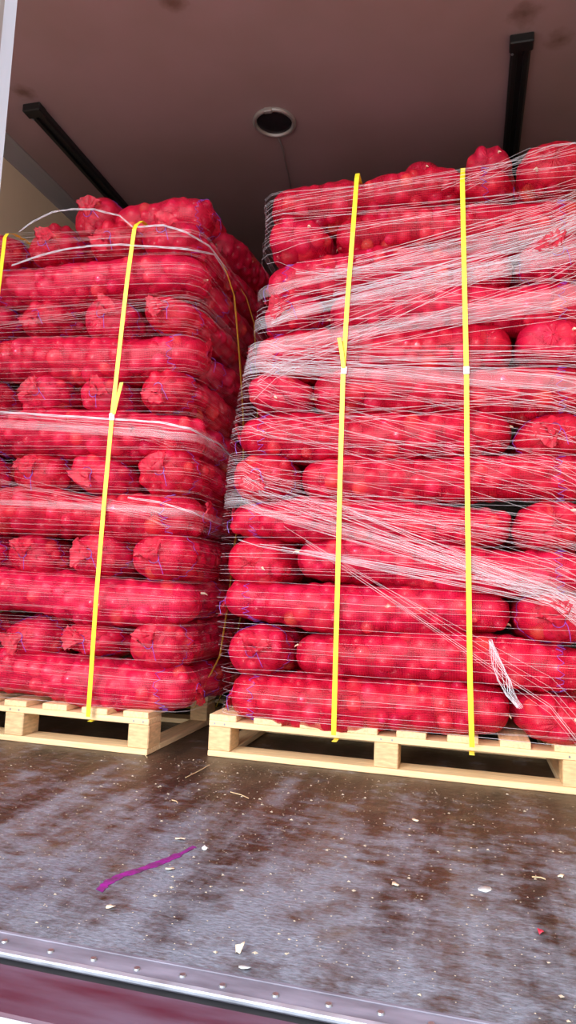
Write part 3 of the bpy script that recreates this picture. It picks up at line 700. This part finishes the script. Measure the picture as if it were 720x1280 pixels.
# right load, evenly wound low down
y_ = 618
while y_ < 925:
    yy = y_ + rw.uniform(-2, 2); sl_ = 0.03 + (yy - 700) * 0.00025
    bundle(1, (280, yy), 1.5, (720, yy + 440 * sl_), 4); y_ += rw.choice((5, 7, 9, 11))
bundle(36, (300, 612), 28, (720, 705), 55)            # fan running down to the right
bundle(18, (400, 640), 26, (712, 756), 12, rad=(.0007, .0012))
bundle(16, (355, 686), 4, (715, 752), 14, rad=(.0008, .0013))
bundle(7, (400, 688), 4, (560, 790), 14)
bundle(14, (300, 560), 45, (720, 600), 60)
bundle(34, (310, 500), 50, (720, 560), 75)            # middle
bundle(34, (330, 452), 22, (720, 470), 45, rad=(.0006, .0012))
bundle(58, (360, 400), 70, (720, 335), 68, rad=(.0006, .0012))   # dense, rising to the right
bundle(22, (380, 384), 10, (720, 300), 16, rad=(.0008, .0014))
bundle(16, (450, 330), 10, (720, 266), 20, rad=(.0007, .0013))
bundle(14, (330, 292), 26, (720, 248), 24)
bundle(9, (330, 254), 16, (700, 210), 18)
bundle(9, (580, 232), 10, (700, 178), 14)
def emit(name, lst, mat, parent):
    o = link(name, mesh(name, *tube_geo([p for p, r in lst], [r for p, r in lst], 3)), mat, parent); o['kind'] = 'stuff'; return o
wr = empty('stretch_wrap'); tag(wr, 'clear stretch netting wound around the right load of onion sacks', 'plastic wrap')
emit('threads', [(p, r * 0.62) for p, r in threads['r']], M['thread'], wr)
def film_strip(p0, p1, yff, width, side, off=0.012, mat='film', wig=0.0):
    f = line_fn(p0, p1, yff); P = wrap_path(xl_right, lambda z: 0.392, yf_right, 3.3, f, off) if side == 'r' else wrap_path(lambda z: -2.02, xr_left, yf_left, 3.4, f, off, back=1.15)
    V = []; Fs = []
    for i, (x_, y_, z_) in enumerate(P):
        for c in range(5):
            t = c / 4 - .5; V.append((x_, y_ + 0.0015 * math.sin(c * 2.3 + x_ * 9), z_ + t * width * (1 + .25 * math.sin(x_ * 4))))
    for i in range(len(P) - 1):
        for c in range(4): Fs.append((i * 5 + c, i * 5 + c + 1, i * 5 + 6 + c, i * 5 + 5 + c))
    return V, Fs
def join(geos):
    V = []; Fs = []
    for v, f in geos:
        b_ = len(V); V += v; Fs += [tuple(b_ + q for q in ff) for ff in f]
    return V, Fs
fl = [film_strip(a, b, yf_right, w_, 'r') for a, b, w_ in (((360, 395), (720, 318), .05), ((360, 430), (720, 372), .06), ((450, 340), (720, 285), .04), ((330, 462), (720, 480), .045), ((330, 640), (715, 740), .03))]
fo = link('film', mesh('film', *join(fl)), M['film'], wr, True); fo['kind'] = 'stuff'
# twisted end of film hanging in the gap between two sacks
tw = []
for i in range(16):
    a = rw.uniform(0, 6.28)
    tw.append(([np.array(on_y(px, py, 2.235)) + np.array([0.012 * math.cos(a + k * 0.9) * s_, -0.006, 0.004 * math.sin(a + k)]) for k, (px, py, s_) in enumerate([(613, 800, .4), (617, 815, 1), (622, 832, 1.4), (630, 850, 1.6), (638, 868, 1.2), (650, 884, .7)])], rw.uniform(.0004, .0008)))
emit('twisted_tail', tw, M['film2'], wr)

wl_ = empty('stretch_wrap'); tag(wl_, 'clear stretch netting wound around the left load of onion sacks', 'plastic wrap')
y_ = 318
while y_ < 880:
    yy = y_ + rw.uniform(-2, 2); sl_ = (yy - 500) * 0.00022 
    bundle(1, (0, yy), 2.5, (240, yy + 240 * sl_), 6, 'l', rad=(.0004, .0007)); y_ += rw.choice((3, 4, 5, 6))
bundle(16, (0, 520), 12, (240, 548), 16, 'l', rad=(.0004, .0008))
bundle(12, (0, 605), 14, (240, 650), 12, 'l', rad=(.0004, .0008))
bundle(10, (0, 305), 12, (240, 285), 12, 'l', rad=(.0004, .0007))
bundle(12, (0, 400), 12, (240, 372), 12, 'l', rad=(.0004, .0007))
emit('threads', [(p, r * 0.55) for p, r in threads['l']], M['thread2'], wl_)
fl = [film_strip(a, b, yf_left, w_, 'l') for a, b, w_ in (((0, 532), (240, 545), .022), ((0, 628), (240, 640), .02))]
fo = link('film', mesh('film', *join(fl)), M['film'], wl_, True); fo['kind'] = 'stuff'
def rope(pts, rad, name='rope_edge'):
    P = dense(pts, 5); P = [np.array(p) for p in P]
    L3 = [([p + np.array([0, -.001 * k, 0.0028 * math.sin(i * .5 + k * 2)]) for i, p in enumerate(P)], rad) for k in range(4)]
    o = link(name, mesh(name, *tube_geo([p for p, r in L3], [r for p, r in L3], 4)), M['film2'], wl_, True); return o
def fy(px, py, o_=0.012): 
    q = on_y(px, py, 2.19)
    for _ in range(2): q = on_y(px, py, yf_left(q[2]) - o_)
    return q
rope([fy(-20, 514), fy(60, 519), fy(140, 524), fy(200, 528), fy(238, 536), on_x(275, 556, -.895), on_x(300, 582, -.895)], 0.0014)
rope([fy(15, 332), fy(53, 319), fy(80, 312), fy(111, 308), fy(150, 306), fy(200, 309), fy(235, 312), on_x(268, 318, -.92), on_x(285, 345, -.92)], 0.0010)
rope([fy(24, 290), fy(42, 277), fy(66, 265), fy(90, 262), fy(118, 262), fy(150, 270), fy(166, 284)], 0.0008)
rope([fy(172, 284), fy(205, 282), fy(232, 290), on_x(262, 308, -.93), on_x(285, 338, -.92)], 0.0010)
rope([fy(160, 622), fy(200, 628), fy(240, 640), on_x(285, 660, -.89)], 0.0008)

# ------------------------------------------------------------------ marks and scraps on the floor
mk = []
mpts = [(124, 1113), (134, 1103), (152, 1094), (175, 1087), (195, 1080), (215, 1072), (232, 1064), (243, 1058)]
mp3 = [on_z(px, py, 0.0012) for px, py in mpts]
V = []; Fs = []; rr_ = random.Random(9)
mp3 = dense(mp3, 5)
for i, p in enumerate(mp3):
    w_ = 0.009 * (0.75 + 0.5 * rr_.random()) * (0.6 if i > len(mp3) * .75 else 1)
    V += [(p[0] - w_, p[1] + w_ * .4, p[2]), (p[0] + w_, p[1] - w_ * .4, p[2]), (p[0] + w_, p[1] - w_ * .4, 0.0002), (p[0] - w_, p[1] + w_ * .4, 0.0002)]
for i in range(len(mp3) - 1):
    for q in range(4): Fs.append((i * 4 + q, i * 4 + (q + 1) % 4, i * 4 + 4 + (q + 1) % 4, i * 4 + 4 + q))
tag(link('marker_streak', mesh('marker_streak', V, Fs), M['purple']), 'curved purple marker streak on the worn floor in front of the left load', 'marking')
def flake(px, py, size, mat, name, label, cat, group, seed, lift=0.004, asp=0.5, ang=None):
    r_ = random.Random(seed); p = on_z(px, py, 0.0); n_ = 9; V = [(0, 0, lift)]
    ang = r_.uniform(0, PI) if ang is None else ang
    for i in range(n_):
        a = 2 * PI * i / n_; q = size * r_.uniform(.75, 1.15); u, v = q * math.cos(a), q * asp * math.sin(a)
        V.append((u * math.cos(ang) - v * math.sin(ang), u * math.sin(ang) + v * math.cos(ang), r_.uniform(0.0015, lift * 1.2)))
    Vb = [(x_, y_, z_ - 0.0010) for x_, y_, z_ in V]
    Fs = [(0, 1 + i, 1 + (i + 1) % n_) for i in range(n_)] + [(n_ + 1, n_ + 2 + (i + 1) % n_, n_ + 2 + i) for i in range(n_)] + [(1 + i, n_ + 2 + i, n_ + 2 + (i + 1) % n_, 1 + (i + 1) % n_) for i in range(n_)]
    o = link(name, mesh(name, V + Vb, Fs), M[mat], None, True); o.location = (p[0], p[1], 0.0)
    return tag(o, label, cat, group)
GF = 'onion skin flakes on the floor'
flake(300, 1190, .012, 'flake', 'onion_flake', 'pale upright onion skin flake on the floor near the threshold', 'flake', GF, 1, .012, .45, 1.2)
flake(225, 1050, .012, 'flake', 'onion_flake', 'pale flake above the purple streak', 'flake', GF, 2, .005, .4, .2)
flake(212, 1088, .011, 'flake', 'onion_flake', 'cream flake just below the middle of the purple streak', 'flake', GF, 3, .005, .5)
flake(138, 1135, .010, 'flake', 'onion_flake', 'small tan flake below the left end of purple streak', 'flake', GF, 4, .004, .5)
flake(495, 1107, .010, 'flake', 'onion_flake', 'tan flake in the middle of the floor', 'flake', GF, 5, .004, .7)
flake(519, 1026, .010, 'flake', 'onion_flake', 'pale flake on the floor in front of the right pallet', 'flake', GF, 6, .004, .6)
flake(701, 1096, .009, 'flake', 'onion_flake', 'pale flake on the floor at the right edge', 'flake', GF, 7, .005, .7)
flake(256, 1062, .0075, 'white', 'white_scrap', 'small white plastic scrap at the right end of purple streak', 'scrap', None, 8, .007, .8)
flake(676, 1167, .008, 'redbit', 'red_scrap', 'small dark red onion scrap on the floor at lower right', 'scrap', None, 9, .007, .8)
flake(606, 1112, .018, 'splash', 'white_scuff', 'whitish scuff of dried dirt on the floor at right', 'marking', None, 10, .0016, .6, .9)
flake(306, 1211, .010, 'splash', 'white_scuff', 'whitish blob beside the upright flake near the threshold', 'marking', None, 12, .003, .6, .2)
def straw(p0, p1, label):
    a = Vector(on_z(*p0, 0.003)); b = Vector(on_z(*p1, 0.003)); m_ = (a + b) / 2 + Vector((.004, .002, .001))
    o = link('straw', mesh('straw', *tube_geo([[a, m_, b]], 0.0012, 5)), M['straw']); tag(o, label, 'straw', 'straws on the floor')
straw((288, 990), (311, 998), 'thin straw on the floor left of the centre block of right pallet')
straw((232, 972), (262, 956), 'thin pale straw on the floor between the two pallets')
straw((215, 1000), (222, 1004), 'very short straw on the floor below the gap between the pallets')
straw((665, 1096), (682, 1099), 'pale straw on the floor near the right edge')
straw((172, 905 + 33), (184, 944 + 3), 'short straw by the front corner of the left pallet')
# countless crumbs
Vc = []; Fc_ = []; rc = random.Random(33)
for i in range(2400):
    u = rc.random(); X = rc.uniform(XL + .1, XR - .05); Y = 1.08 + 1.15 * rc.random() ** 0.9
    if rc.random() < .5: X = rc.gauss(-0.45, .4); 
    X = min(max(X, XL + .02), XR - .02)
    s_ = rc.uniform(.0005, .0016) * (2.4 if rc.random() < .07 else 1); a = rc.uniform(0, 3.14); b_ = len(Vc)
    for k in range(3): g = a + 2.1 * k; Vc.append((X + s_ * math.cos(g) * 1.5, Y + s_ * math.sin(g), 0.0005))
    Vc.append((X, Y, 0.0005 + s_ * .8)); Fc_ += [(b_, b_ + 1, b_ + 3), (b_ + 1, b_ + 2, b_ + 3), (b_ + 2, b_, b_ + 3), (b_ + 2, b_ + 1, b_)]
tag(link('crumbs', mesh('crumbs', Vc, Fc_), M['crumb']), 'tiny pale crumbs and onion skin bits scattered over the truck floor', 'debris', None, 'stuff')
